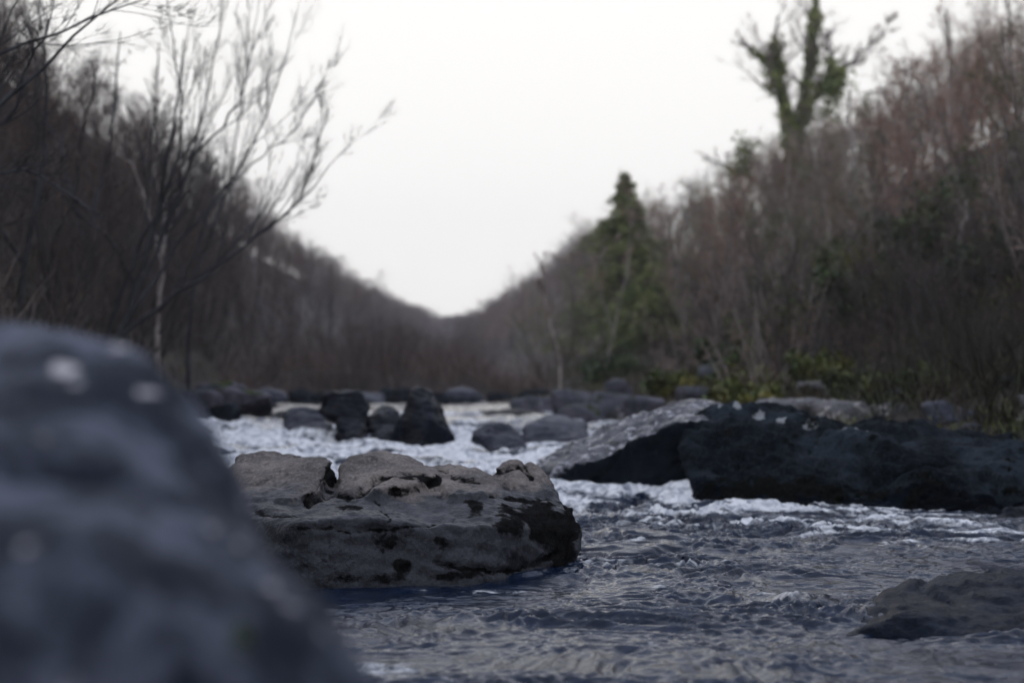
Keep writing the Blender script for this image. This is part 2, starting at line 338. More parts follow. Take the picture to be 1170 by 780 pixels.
# ------------------------------------------------------------------ rocks
def hull_bm(pts):
    bm = bmesh.new()
    for q in pts: bm.verts.new(tuple(q))
    r = bmesh.ops.convex_hull(bm, input=bm.verts)
    bmesh.ops.delete(bm, geom=[v for v in bm.verts if not v.link_faces], context='VERTS')
    return bm
def rock(name, hulls, mat, label, cat='rock', voxel=.02, smooth=6, amp=.02, freq=3.0, cracks=(), moss=(), wetline=.1, wetbase=0.0,
         seed=0, group=None, pale=(), strata=0.0, mossup=0.0, darkfront=0.0, carve=None, crackamp=0.0, mossnoise=0.0, fine=.006):
    bmj = bmesh.new()
    for h in hulls:
        t_ = hull_bm(h); me = bpy.data.meshes.new('tmp'); t_.to_mesh(me); t_.free(); bmj.from_mesh(me); bpy.data.meshes.remove(me)
    me = bpy.data.meshes.new('tmp'); bmj.to_mesh(me); bmj.free()
    o = bpy.data.objects.new('tmp', me); C.objects.link(o)
    m = o.modifiers.new('r', 'REMESH'); m.mode = 'VOXEL'; m.voxel_size = voxel
    m2 = o.modifiers.new('s', 'SMOOTH'); m2.factor = .5; m2.iterations = smooth
    bpy.context.view_layer.update()
    em = bpy.data.meshes.new_from_object(o.evaluated_get(bpy.context.evaluated_depsgraph_get()))
    bpy.data.objects.remove(o); bpy.data.meshes.remove(me)
    n = len(em.vertices); v = np.empty(n * 3, np.float32); em.vertices.foreach_get('co', v); v = v.reshape(-1, 3).astype(float)
    nn = np.empty(n * 3, np.float32); em.vertex_normals.foreach_get('vector', nn); nn = nn.reshape(-1, 3).astype(float)
    q = v * freq + seed * 17.3
    d = amp * fbm(q, 4, .5) + fine * fbm(v * freq * 7 + seed, 3, .6)
    d = d - crackamp * np.exp(-(np.abs(noise(q * .8 + 5)) / .045) ** 2) * sm(.0, .3, noise(q * .5 + 60) + .15)
    if strata:
        s = v @ np.array([.25, .2, .95]); s = s * 16 + 1.2 * noise(q * .6)
        d = d + strata * (np.abs((s % 1) - .5) - .25)
    cm = np.zeros(n)
    fpx = 585 + v[:, 0] / v[:, 1] * F; fpy = 440 - (v[:, 2] - CAMZ) / v[:, 1] * F     # bearing of each point, to set marks on the front
    front = nn[:, 1] < .75
    for (poly, wd, dep) in cracks:                   # crevices cut into the side facing the pool
        poly = np.array(poly, float); best = np.full(n, 99.)
        jx, jy = fpx + 4 * noise(v * 13 + 3), fpy + 4 * noise(v * 13 + 30)
        for a, bb in zip(poly[:-1], poly[1:]):
            ab = bb - a; tp = np.clip(((jx - a[0]) * ab[0] + (jy - a[1]) * ab[1]) / (ab @ ab), 0, 1)
            best = np.minimum(best, np.hypot(jx - a[0] - tp * ab[0], jy - a[1] - tp * ab[1]))
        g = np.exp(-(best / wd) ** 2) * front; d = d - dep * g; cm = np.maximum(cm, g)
    v2 = v + nn * d[:, None]
    if carve: v2 = carve(v2)
    ms = cm * .75 + mossnoise * (fbm(v * 4 + seed + 9, 3) + .2)  # crevices are tinted dark by the same mask
    ms = ms + darkfront * sm(.25, .85, -nn[:, 1] + .35 * fbm(v * 3.5 + 70, 3))  # sides facing the camera tinted with the dark colour
    for (cen, rad, s) in moss:
        if len(cen) == 2: r_ = np.hypot((fpx - cen[0]) / rad[0], (fpy - cen[1]) / rad[1]) + 9 * (~front)
        else: r_ = np.sqrt((((v - np.array(cen)) / np.array(rad)) ** 2).sum(1))
        ms = ms + s * np.clip(1.15 - r_ + .5 * fbm(v * 9 + 4, 3), 0, 1)
    pl = np.zeros(n)
    for (cen, rad, s) in pale:
        if len(cen) == 2: r_ = np.hypot((fpx - cen[0]) / rad[0], (fpy - cen[1]) / rad[1]) + 9 * (~front)
        else: r_ = np.sqrt((((v - np.array(cen)) / np.array(rad)) ** 2).sum(1))
        pl = np.maximum(pl, s * np.clip(1.15 - r_ + .3 * fbm(v * 9 + 8, 3), 0, 1))
    if mossup: ms = ms + mossup * sm(.5, .9, nn[:, 2]) * (.5 + fbm(v * 3, 3))
    lev = base_level(v[:, 0], v[:, 1])
    wet = wetbase + (1 - sm(wetline * .5, wetline * 1.3, v[:, 2] - lev + .05 * noise(v * 5 + 2)))
    c = v2.mean(0); c[2] = v2[:, 2].min() if v2[:, 2].min() > lev.mean() else lev.mean()
    v2 = v2 - c
    em.vertices.foreach_set('co', v2.astype(np.float32).ravel())
    for a, val in (('wet', np.clip(wet, 0, 1)), ('moss', np.clip(ms, 0, 1)), ('pale', np.clip(pl, 0, 1))):
        at = em.attributes.new(a, 'FLOAT', 'POINT'); at.data.foreach_set('value', val.astype(np.float32))
    em.polygons.foreach_set('use_smooth', np.ones(len(em.polygons), bool))
    em.materials.clear(); em.materials.append(mat); em.name = name
    ob = bpy.data.objects.new(name, em); C.objects.link(ob); ob.location = c
    return tag(ob, label, cat, group)
def blob(cx, cy, cz, rx, ry, rz, seed, n=16, sq=.5):
    r = rs(seed); u = r.normal(size=(n, 3)); u /= np.linalg.norm(u, axis=1)[:, None]
    u = np.sign(u) * np.abs(u) ** sq; u /= np.maximum(1, np.abs(u).max(1))[:, None]
    return u * np.array([rx, ry, rz]) * r.uniform(.8, 1.0, (n, 1)) + np.array([cx, cy, cz])

# big boulder next to the camera
fb = [P(-260, 580, 1.3), P(-200, 402, 1.75), P(-40, 374, 1.62), P(50, 369, 1.55), P(98, 370, 1.50), P(142, 388, 1.45), P(196, 432, 1.40), P(248, 488, 1.35),
      P(304, 567, 1.27), P(366, 660, 1.2), P(436, 770, 1.13), P(470, 860, 1.1), P(530, 980, 1.1),
      P(-100, 440, 2.1), P(60, 430, 2.0), P(150, 500, 1.9), P(250, 700, 1.8), P(-300, 700, 1.0), P(-100, 600, .95), P(100, 640, .95), P(250, 760, .98), P(0, 480, 1.15), P(80, 900, .85)]
base = [(-.12, 1.15, -.3), (-.3, 2.2, -.3), (-1.6, 2.2, -.3), (-1.7, 1.0, -.3), (-.6, .75, -.3), (-.1, 1.0, -.3)]
rock('boulder', [np.vstack([fb, base])], M['front'], 'huge rounded purple-grey boulder filling the lower left corner', voxel=.016, smooth=8, amp=.028, freq=3.2,
     seed=1, strata=.0, wetline=.05, fine=.005, crackamp=.02,
     pale=[((75, 424), (20, 8), 1.1), ((135, 409), (14, 9), 1.2), ((241, 598), (9, 10), 1.1), ((304, 672), (9, 16), 1.2), ((205, 712), (16, 10), .9), ((275, 622), (7, 7), .8), ((60, 500), (18, 6), .7), ((165, 560), (30, 14), .6)],
     moss=[((268, 735), (26, 22), .95)])

# grey boulder in focus
main = [P(255, 560, 5.9), P(300, 550, 6.0), P(400, 553, 5.75), P(480, 562, 5.5), P(560, 566, 5.6), P(610, 560, 5.75), P(640, 562, 5.8), P(656, 580, 5.7), P(660, 610, 5.55), P(655, 655, 5.45),
        P(640, 690, 5.4), P(560, 602, 5.16), P(540, 690, 5.02), P(480, 598, 5.05), P(380, 590, 4.98), P(330, 600, 4.95), P(300, 690, 4.9), P(240, 690, 5.0), P(230, 580, 5.3), P(420, 700, 4.93)]
back = [(-1.35, 6.6, .24), (-1.4, 5.6, .24), (-1.4, 5.3, -.2), (.1, 6.7, .2), (.2, 6.4, -.2), (-1.3, 6.9, -.2), (.15, 6.9, -.2)]
lumpA = [P(388, 533, 5.75), P(398, 525, 5.85), P(440, 519, 5.95), P(470, 521, 6.0), P(505, 532, 5.9), P(500, 545, 5.6), P(470, 552, 5.45), P(435, 556, 5.4), P(398, 566, 5.35), P(385, 560, 5.5), P(440, 560, 6.2), P(400, 540, 6.3)]
lumpL = [P(275, 520, 6.1), P(320, 517, 6.1), P(365, 519, 6.0), P(381, 528, 5.8), P(366, 556, 5.45), P(330, 566, 5.35), P(280, 570, 5.4), P(250, 540, 5.8), P(300, 560, 6.3)]
lumpB = [P(492, 530, 5.9), P(520, 527, 5.95), P(545, 538, 5.9), P(572, 552, 5.8), P(560, 566, 5.5), P(510, 562, 5.45), P(540, 560, 6.2)]
lumpC = [P(566, 537, 5.85), P(585, 527, 5.95), P(606, 529, 5.95), P(622, 536, 5.95), P(634, 552, 5.85), P(620, 566, 5.7), P(575, 560, 5.75), P(600, 560, 6.3)]
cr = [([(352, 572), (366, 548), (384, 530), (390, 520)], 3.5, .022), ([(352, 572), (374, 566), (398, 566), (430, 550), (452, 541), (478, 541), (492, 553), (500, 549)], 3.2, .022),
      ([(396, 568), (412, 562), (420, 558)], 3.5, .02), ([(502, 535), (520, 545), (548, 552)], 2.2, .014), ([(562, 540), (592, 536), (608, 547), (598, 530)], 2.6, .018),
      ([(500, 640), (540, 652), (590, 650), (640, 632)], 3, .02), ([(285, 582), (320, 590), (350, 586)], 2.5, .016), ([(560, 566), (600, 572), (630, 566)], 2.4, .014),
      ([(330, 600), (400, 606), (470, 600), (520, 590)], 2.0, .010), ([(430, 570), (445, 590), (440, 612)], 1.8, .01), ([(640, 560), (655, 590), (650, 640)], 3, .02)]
moss_shade = [((632, 606), (36, 30), 1.1), ((612, 588), (44, 20), 1.25), ((580, 604), (26, 12), 1.0), ((652, 596), (18, 26), 1.2), ((508, 622), (12, 11), 1.1), ((541, 580), (12, 11), 1.1), ((448, 617), (24, 14), 1.0),  # right-end patches are dark moss, enlarged to paint the shade there
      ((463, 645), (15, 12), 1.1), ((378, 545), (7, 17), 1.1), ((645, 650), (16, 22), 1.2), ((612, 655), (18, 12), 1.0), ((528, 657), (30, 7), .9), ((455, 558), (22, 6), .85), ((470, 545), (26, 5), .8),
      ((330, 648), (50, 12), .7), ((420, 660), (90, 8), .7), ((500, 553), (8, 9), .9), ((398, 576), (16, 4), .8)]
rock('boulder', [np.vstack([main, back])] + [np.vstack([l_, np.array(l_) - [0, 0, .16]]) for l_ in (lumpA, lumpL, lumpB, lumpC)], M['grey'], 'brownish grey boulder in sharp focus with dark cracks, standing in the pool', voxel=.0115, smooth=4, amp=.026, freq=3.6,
     cracks=cr, moss=moss_shade, wetline=.33, seed=2, strata=.014, crackamp=.004, fine=.006)

# slanted wet slab and the long dark rock behind the pool
slab = [P(600, 540, 9.4), P(640, 513, 9.8), P(690, 488, 10.2), P(745, 470, 10.6), P(800, 462, 11), P(838, 466, 11), P(636, 540, 8.95), P(660, 532, 8.85), P(715, 508, 8.8), P(775, 484, 8.8), P(800, 480, 8.8),
        P(640, 590, 9.0), P(660, 590, 8.85), P(720, 590, 8.75), P(800, 590, 8.75), P(820, 520, 11), P(625, 575, 10), P(860, 500, 9.0)]
rock('rock_slab', [slab], M['slab'], 'slanting wet slab with pale glistening top and black front, left end of the dark rocks', voxel=.02, smooth=2, amp=.055, freq=3.2, fine=.012, seed=3, wetline=.06, darkfront=1.3,
     pale=[(P(768, 503, 8.8), (.10, .3, .03), 1.1)], strata=.012, crackamp=.03)
dk = [P(783, 500, 8.7), P(790, 470, 9.0), P(830, 461, 9.2), P(862, 470, 9.2), P(920, 482, 9.2), P(1000, 499, 9.1), P(1080, 512, 9.0), P(1180, 526, 8.9), P(1300, 534, 8.8), P(1400, 560, 8.6),
      P(785, 600, 8.45), P(850, 600, 8.15), P(1000, 610, 7.95), P(1180, 615, 7.6), P(1380, 620, 7.5), P(820, 530, 8.5), P(900, 520, 8.4), P(1050, 530, 8.2), P(1200, 545, 7.95), P(840, 500, 8.7), P(1000, 512, 8.75),
      (1.3, 10.4, .3), (3, 10.4, .3), (4.4, 10.0, .2), (1.3, 10.4, -.2), (4.5, 10, -.2)]
rock('long_rock', [dk], M['dark'], 'long low blue-black rock with white spots on its top edge, behind the pool', voxel=.022, smooth=1, amp=.085, freq=2.4, seed=4, wetline=.12, strata=.03, fine=.02, wetbase=.1, mossnoise=.45,
     pale=[((823, 466), (5, 3), 1.1), ((842, 469), (9, 5), 1.1), ((868, 474), (10, 5), 1.1), ((893, 479), (10, 5), 1.1), ((925, 484), (16, 3), 1), ((985, 497), (24, 2.5), .9), ((620, 0), (1, 1), 0)],
     moss=[(P(1000, 560, 8.3), (1.6, .4, .09), .9)], crackamp=.06)
pale = rs(5)
rock('rock', [[P(748, 482, 11.2), P(752, 468, 11.4), P(775, 457, 11.6), P(805, 455, 11.6), P(832, 464, 11.4), P(836, 480, 11), P(780, 484, 10.9), P(760, 470, 12.2), P(820, 470, 12.3), P(790, 500, 11.6)]],
     M['pale'], 'pale lichen covered stone perched behind the wet slab', seed=5, amp=.03, freq=4, voxel=.02, wetline=.02)
rock('rock', [[P(446, 512, 12.3), P(456, 478, 12.2), P(468, 458, 12.3), P(476, 441, 12.5), P(494, 443, 12.5), P(470, 452, 12.3), P(500, 455, 12.4), P(497, 454, 12.4), P(510, 478, 12.3), P(520, 500, 12.2), P(518, 515, 12.2), P(478, 515, 11.9), P(492, 480, 12.0), P(480, 470, 13), P(500, 510, 13), P(455, 512, 13)]],
     M['black'], 'pointed black rock standing up in the middle of the rapids', seed=6, amp=.045, freq=3, voxel=.018, smooth=2, strata=.015, crackamp=.03, fine=.006, wetbase=.7)
rock('rock', [[P(362, 470, 13), P(372, 448, 13), P(395, 446, 13.1), P(412, 449, 13), P(428, 462, 12.9), P(420, 482, 12.7), P(372, 476, 12.8), P(395, 465, 13.6), P(400, 500, 13)],
              [P(380, 505, 12.5), P(384, 478, 12.6), P(415, 474, 12.6), P(424, 490, 12.6), P(424, 508, 12.5), P(400, 508, 12.3), P(400, 490, 13.2)]],
     M['black'], 'blocky black rock with a flat top left of the pointed one', seed=7, amp=.05, freq=3, voxel=.02, smooth=2, strata=.015, crackamp=.03, fine=.006, wetbase=.7)
rock('rock', [[P(318, 496, 13.2), P(326, 472, 13.6), P(350, 466, 13.8), P(372, 470, 13.6), P(385, 492, 13), P(380, 502, 12.9), P(340, 500, 12.9), P(350, 480, 14.6)]],
     M['blue'], 'low rounded blue-grey rock half under the rapids, left of the blocky black rock', seed=8, amp=.05, freq=3, voxel=.025, wetbase=.6)
rock('rock', [[P(415, 500, 12.8), P(420, 470, 13.2), P(436, 460, 13.4), P(452, 465, 13.3), P(462, 490, 12.9), P(455, 505, 12.6), P(435, 480, 14), P(430, 506, 12.5)]],
     M['black'], 'low dark rock wedged between the blocky and the pointed rock', seed=9, amp=.05, freq=4, voxel=.022, wetbase=.7)
rock('rock', [[P(536, 516, 11.8), P(540, 492, 11.9), P(556, 482, 12), P(580, 484, 12), P(602, 496, 11.8), P(604, 516, 11.6), P(570, 518, 11.4), P(570, 490, 12.8)]],
     M['blue'], 'rounded wet rock right of the pointed black rock', seed=10, amp=.04, freq=4, voxel=.02, wetbase=.6)
rock('rock', [[P(590, 520, 11.9), P(598, 486, 12.4), P(620, 474, 12.8), P(650, 474, 12.9), P(672, 486, 12.5), P(676, 512, 12), P(630, 522, 11.6), P(640, 480, 13.8)]],
     M['blue'], 'broad low grey rock just left of the wet slab with water sliding over it', seed=11, amp=.04, freq=3, voxel=.025, wetbase=.35)
rock('rock', [[P(300, 472, 18), P(330, 468, 18.6), P(362, 470, 18), P(350, 478, 17.4), P(310, 478, 17.4), P(330, 485, 18)]],
     M['dark'], 'flat dark rock near the left bank in the upper water', seed=12, amp=.05, freq=2.5, voxel=.035, wetbase=.5)
rock('rock', [[P(540, 472, 19), P(560, 466, 19.5), P(600, 468, 19.6), P(640, 472, 19), P(600, 480, 18.5), P(550, 480, 18.5), P(600, 470, 21)]],
     M['dark'], 'long flat rock at the head of the rapids', seed=13, amp=.05, freq=2.5, voxel=.035, wetbase=.4)
rock('rock', [[P(1060, 800, 3.45), P(1090, 762, 3.6), P(1140, 750, 3.7), P(1220, 744, 3.75), P(1300, 790, 3.5), P(1250, 860, 3.3), P(1100, 850, 3.3), P(1180, 770, 3.5)]],
     M['wetdark'], 'wet bluish rock just breaking the surface in the lower right corner', seed=18, amp=.03, freq=4, voxel=.012, smooth=4, wetbase=.8, wetline=.3)
# drowned stone at the lower right and small ones at the edge of the frame
rock('rock', [np.array([0, 0, .036]) + [P(960, 745, 4.0), P(1005, 686, 4.5), P(1060, 680, 4.75), P(1100, 676, 4.8), P(1180, 660, 5.0), P(1280, 640, 5.1), P(1320, 700, 4.4), P(1300, 760, 4.0), P(1120, 748, 3.9), P(1030, 712, 4.05), P(1100, 712, 4.05),
               P(1120, 820, 3.9), P(1000, 760, 4.1), P(1200, 800, 4.8)]],
     M['wetdark'], 'low wet rock with water sliding over it, lower right corner', seed=14, amp=.03, freq=3.2, voxel=.014, smooth=6, wetbase=.9, crackamp=.02, wetline=.3)
rock('rock', [[P(1018, 640, 6.4), P(1030, 616, 6.5), P(1046, 614, 6.6), P(1056, 640, 6.4), P(1050, 655, 6.3), P(1022, 655, 6.3), P(1040, 630, 6.9)]],
     M['black'], 'small black stone poking through the riffle before the dark rock', seed=15, amp=.03, freq=8, voxel=.01, wetbase=1)
rock('rock', [[P(1110, 608, 7.3), P(1140, 582, 7.6), P(1200, 574, 7.8), P(1260, 600, 7.5), P(1200, 625, 7.1), P(1130, 625, 7.1), P(1180, 600, 8.2)]],
     M['black'], 'small dark rock at the right frame edge below the long rock', seed=16, amp=.04, freq=5, voxel=.014, wetbase=1)
rock('rock', [[P(-20, 0, 1)] for _ in range(0)] or [blob(-3.75, 19.5, .42, .55, .5, .26, 21), blob(-4.25, 20.3, .5, .5, .5, .3, 22)],
     M['bank'], 'pale stone topped with green moss on the left bank', seed=17, amp=.05, freq=3, voxel=.03, mossup=1.2, wetline=.02)
bankstones = [  # px, py(top), distance, width, height, material, label
    (612, 452, 21, 62, 20, 'bank', 'low grey stone at the foot of the right bank, farthest of the shore stones'),
    (656, 446, 19, 56, 30, 'bank', 'grey stone on the right shore, below the reddish brush'),
    (700, 448, 17, 66, 30, 'bank', 'wide grey shore stone left of the pale lichened one'),
    (668, 462, 16, 70, 22, 'bank', 'flat low shore stone behind the head of the slab'),
    (708, 432, 20, 34, 22, 'bank', 'upright grey stone at the brush line of the right bank'),
    (738, 452, 15, 50, 18, 'bank', 'narrow stone between the pale stone and the shore stones'),
    (814, 412, 20, 34, 16, 'bank', 'small grey stone high in the ferns of the right bank'),
    (772, 432, 19, 46, 16, 'bank', 'brownish flat stone half way up the right bank'),
    (800, 442, 17, 56, 16, 'bank', 'low stone above the pale lichened one'),
    (905, 456, 12.6, 90, 26, 'pale', 'long flat pale stone behind the white spots of the dark rock'),
    (965, 458, 12, 66, 30, 'pale', 'flat pale stone behind the middle of the long rock'),
    (1030, 462, 11.8, 84, 34, 'pale', 'broken pale stone behind the long rock, left of the bluish boulder'),
    (1126, 444, 12.0, 88, 60, 'bank', 'large bluish boulder with a pale crown on the right bank'),
    (1078, 474, 11.4, 40, 26, 'bank', 'small stone in front of the bluish boulder'),
    (1166, 468, 11.6, 60, 40, 'bank', 'grey boulder cut by the right frame edge behind the long rock'),
    (545, 457, 30, 34, 12, 'pale', 'small pale stone at the far end of the upper water'),
    (250, 462, 16, 50, 16, 'dark', 'dark shore stone beside the big boulder shoulder'),
    (232, 446, 17, 40, 26, 'bank', 'mossy stone at the left water edge'),
    (300, 458, 24, 36, 12, 'dark', 'dark shore stone under the left brush'),
    (352, 458, 27, 40, 12, 'dark', 'small dark shore stone far along the left bank'),
    (505, 462, 26, 44, 10, 'black', 'flat black stone in the far upper water'),
]
for i, (px, py, d, wd, ht, mt, lb) in enumerate(bankstones):
    rx = wd * d / F / 2; hz = ht * d / F
    x, y, z = P(px, py, d); y += rx * .5
    g0 = float(terrain_h(np.array([x]), np.array([y]))[0])
    zc = z - hz * .5; low = min(g0 - .1, z - hz)
    pts = np.vstack([blob(x, y, z - hz * .55, rx * 1.12, rx * .9, hz * .62, 100 + i, 16), blob(x, y, low, rx * 1.05, rx * .8, .08, 200 + i, 10)])
    rock('bank_stone', [pts], M[mt], lb, 'stone', voxel=max(.018, d * .0016), smooth=3, amp=.05 * min(1, rx * 2.2), freq=3.2, seed=30 + i, wetline=.05, mossup=.5 if mt == 'bank' else 0, fine=.01)
# PART3 ---------------------------------------------------------------- trees
def unit(v): return v / np.maximum(1e-9, np.linalg.norm(v, axis=-1, keepdims=True))
def grow(pos, dr, ln, r0, n, wob, up, rng, r1=.35):
    B = len(pos); pts = np.zeros((B, n + 1, 3)); pts[:, 0] = pos; d = unit(dr)
    for i in range(n):
        d = unit(d + rng.normal(size=(B, 3)) * wob + np.array([0, 0, up]))
        pts[:, i + 1] = pts[:, i] + d * (ln / n)[:, None]
    rad = r0[:, None] * np.linspace(1, r1, n + 1)[None]
    return pts, rad
def kids(pts, rad, m, t0, t1, ang, lf, rng, ln, rf=.5, lentaper=.5):
    B, n1, _ = pts.shape; n = n1 - 1
    t = (rng.uniform(0, 1, (B, m)) * .9 + np.linspace(0, .1, m)[None]) * (t1 - t0) + t0
    s = np.clip(t * n, 0, n - 1e-3); i = s.astype(int); f = (s - i)[..., None]
    bi = np.arange(B)[:, None]
    p = pts[bi, i] * (1 - f) + pts[bi, i + 1] * f
    tg = unit(pts[bi, i + 1] - pts[bi, i])
    rv = unit(rng.normal(size=tg.shape)); side = unit(rv - (rv * tg).sum(-1, keepdims=True) * tg)
    a = ang * rng.uniform(.6, 1.35, (B, m))[..., None]
    d = tg * np.cos(a) + side * np.sin(a)
    l = ln[:, None] * lf * rng.uniform(.5, 1.2, (B, m)) * (1 - lentaper * t)
    r = (rad[bi, i] * (1 - f[..., 0]) + rad[bi, i + 1] * f[..., 0]) * rf
    return p.reshape(-1, 3), d.reshape(-1, 3), l.ravel(), r.ravel()
def tubes(pts, rad, k=3):
    B, n1, _ = pts.shape
    tg = np.empty_like(pts); tg[:, 1:-1] = pts[:, 2:] - pts[:, :-2]; tg[:, 0] = pts[:, 1] - pts[:, 0]; tg[:, -1] = pts[:, -1] - pts[:, -2]
    tg = unit(tg); ref = np.where(np.abs(tg[:, :1, 2:3]) > .9, np.array([1., 0, 0]), np.array([0, 0, 1.]))
    u = unit(np.cross(tg, ref)); v = np.cross(tg, u)
    a = np.arange(k) * 2 * math.pi / k
    V = pts[:, :, None] + rad[..., None, None] * (u[:, :, None] * np.cos(a)[:, None] + v[:, :, None] * np.sin(a)[:, None])
    idx = np.arange(B * n1 * k).reshape(B, n1, k); nx = np.roll(idx, -1, 2)
    Fc = np.stack([idx[:, :-1], nx[:, :-1], nx[:, 1:], idx[:, 1:]], -1).reshape(-1, 4)
    return V.reshape(-1, 3), Fc
def join(parts):
    vs, fs, o = [], [], 0
    for v, f in parts: vs.append(v); fs.append(f + o); o += len(v)
    return np.vstack(vs), np.vstack(fs)
def resample(poly, n):
    poly = np.array(poly, float); s = np.concatenate([[0], np.cumsum(np.linalg.norm(np.diff(poly, axis=0), axis=1))])
    q = np.linspace(0, s[-1], n); out = np.stack([np.interp(q, s, poly[:, k]) for k in range(3)], 1)
    for _ in range(2): out[1:-1] = (out[:-2] + 2 * out[1:-1] + out[2:]) / 4
    return out
def crown_from(stems, rads, lens, seed, levels, minr, up=.06):
    """stems (B,n,3) carry branches, branches carry twigs; returns limb mesh parts and twig mesh parts"""
    rng = rs(seed); limbs = [tubes(stems, rads, 7)]; tw = []
    pts, rad, ln = stems, rads, lens
    for li, (m, t0, ang, lf, n, wob) in enumerate(levels):
        p, d, l, r = kids(pts, rad, m, t0, 1.0, ang, lf, rng, ln)
        r = np.maximum(r, minr)
        last = li == len(levels) - 1
        pts, rad = grow(p, d, l, r, n, wob, up, rng, .3 if not last else .5); rad = np.maximum(rad, minr * .6); ln = l
        (limbs if li == 0 else tw).append(tubes(pts, rad, 5 if li == 0 else 3))
    return limbs, tw, pts
def bare_tree(name, label, seed, h, nst, tr, spread, minr, dens, barkm, twigm, loc=(0, 0, 0), group=None, cat='tree', lean=(0, 0), t0=.25):
    rng = rs(seed)
    az = rng.uniform(0, 6.28, nst); d = np.stack([np.cos(az) * spread + lean[0], np.sin(az) * spread + lean[1], np.ones(nst)], 1)
    pos = np.stack([np.cos(az) * .12 * (nst > 1), np.sin(az) * .12 * (nst > 1), -.35 + 0 * az], 1)
    ln = h * rng.uniform(.75, 1.0, nst); ln[0] = h
    st, rd = grow(pos, d, ln, np.full(nst, tr) * rng.uniform(.7, 1, nst), 12, .07, .03, rng, .18)
    a, b_, c = dens
    lv = [(a, t0, .75, .38, 6, .14), (b_, .15, .8, .5, 4, .18), (c, .1, .7, .55, 3, .2)]
    limbs, tw, _ = crown_from(st, rd, ln, seed + 1, lv, minr)
    t = thing(name, label, cat, loc, 0, group)
    mesh_obj('trunk', *join(limbs), barkm, t); mesh_obj('crown', *join(tw), twigm, t)
    return t
SKY = [(-900, -700), (-200, -300), (0, -40), (60, 15), (130, 62), (190, 118), (250, 168), (300, 215), (345, 262), (380, 285), (420, 315), (460, 340), (490, 352), (515, 360), (535, 356), (560, 342),
       (600, 314), (650, 268), (690, 236), (750, 228), (800, 195), (830, 186), (880, 160), (950, 112), (1000, 82), (1050, 52), (1110, 12), (1170, -20), (1400, -170), (2200, -700)]
def max_h(x, y, z0, crown_w):
    px = 585 + x / y * F; wpx = crown_w / y * F
    lim = max(interp(q, SKY) for q in (px - wpx, px, px + wpx))
    return CAMZ + (440 - lim) * y / F - z0

protoL = [bare_tree('bare_tree', '', 300 + i, 8, 1 + (i % 3), .085, .16, .0065, (16, 8, 6), M['bark'], M['twig']) for i in range(5)]
protoR = [bare_tree('bare_tree', '', 320 + i, 8, 1 + (i % 3), .085, .14, .0065, (17, 8, 6), M['bark_r'], M['twig_g'] if i in (1, 3) else M['twig_r']) for i in range(5)]
shrubL = [bare_tree('bare_shrub', '', 340 + i, 2.6, 9, .02, .55, .0035, (6, 5, 4), M['bark'], M['twig'], cat='shrub', t0=.1) for i in range(3)]
shrubR = [bare_tree('bare_shrub', '', 350 + i, 2.6, 9, .02, .55, .0035, (6, 5, 4), M[('bark_r', 'bark', 'bark')[i]], M[('twig_r', 'twig', 'twig_g')[i]], cat='shrub', t0=.1) for i in range(3)]
shrubD = [bare_tree('bare_shrub', '', 360 + i, 2.6, 9, .018, .6, .003, (6, 5, 5), M['bark'], M[('twig', 'twig_dg')[i]], cat='shrub', t0=.08) for i in range(2)]
used = set()
def place(proto, x, y, rz, s, label, group, cat=None, sxy=1.0):
    z = float(terrain_h(np.array([x]), np.array([y]))[0])
    sx = s * sxy
    if proto.name in used: r = dup(proto, (x, y, z), rz, (sx, sx, s), label, group)
    else:
        used.add(proto.name); r = proto; r.location = (x, y, z); r.rotation_euler = (0, 0, rz); r.scale = (sx, sx, s); r['label'] = label; r['group'] = group
    return r
rng = rs(99); spots = []
def scatter(side, n, y0, y1, u0, u1, protos, h0, lo, hi, labelf, group, gap, hmin, keepout=()):
    k = 0; tries = 0
    while k < n and tries < n * 60:
        tries += 1
        y = math.exp(rng.uniform(math.log(y0), math.log(y1))); u = rng.uniform(u0, u1)
        e0, r0 = (interp(y, LEDGE), interp(y, LRIDGE)) if side < 0 else (interp(y, REDGE), interp(y, RRIDGE))
        x = e0 + (r0 - e0) * u + side * .3
        px = 585 + x / y * F
        if px < -90 or px > 1260: continue
        g = gap * (y / 25) ** .5
        if any((x - a) ** 2 + (y - b_) ** 2 < g * g for a, b_ in spots): continue
        z = float(terrain_h(np.array([x]), np.array([y]))[0])
        py = 440 - (z - CAMZ) / y * F
        if any(abs(px - a) < wd and y < dd for a, wd, dd in keepout): continue
        mh = max_h(x, y, z, .9) * rng.uniform(.93, 1.10)
        s = min(rng.uniform(lo, hi), mh / h0)
        if s * h0 < hmin: continue
        spots.append((x, y)); i = rng.randint(len(protos))
        place(protos[i], x, y, rng.uniform(0, 6.28), s, labelf(px, u, s), group, sxy=rng.uniform(.85, 1.15)); k += 1
    return k
ZL = [(40, 'cut off by the left frame edge'), (120, 'rising behind the big boulder'), (180, 'between the overhanging and the leaning tree'), (250, 'behind the leaning tree'),
      (330, 'under the reach of the leaning tree'), (400, 'on the skyline falling from the leaning tree'), (470, 'above the blocky black rock, far off'), (1e9, 'at the valley end left of the notch')]
ZR = [(560, 'at the valley end right of the notch'), (620, 'above the head of the rapids'), (680, 'just left of the conifer'), (760, 'beside the conifer'), (840, 'between conifer and ivy covered tree'),
      (920, 'around the foot of the ivy covered tree'), (990, 'right of the ivy covered tree'), (1050, 'among the left birches'), (1110, 'behind the tallest birch'), (1e9, 'by the right frame edge')]
UU = [(.18, 'near the water'), (.38, 'low on the slope'), (.62, 'half way up'), (.85, 'high on the slope'), (1e9, 'on the ridge')]
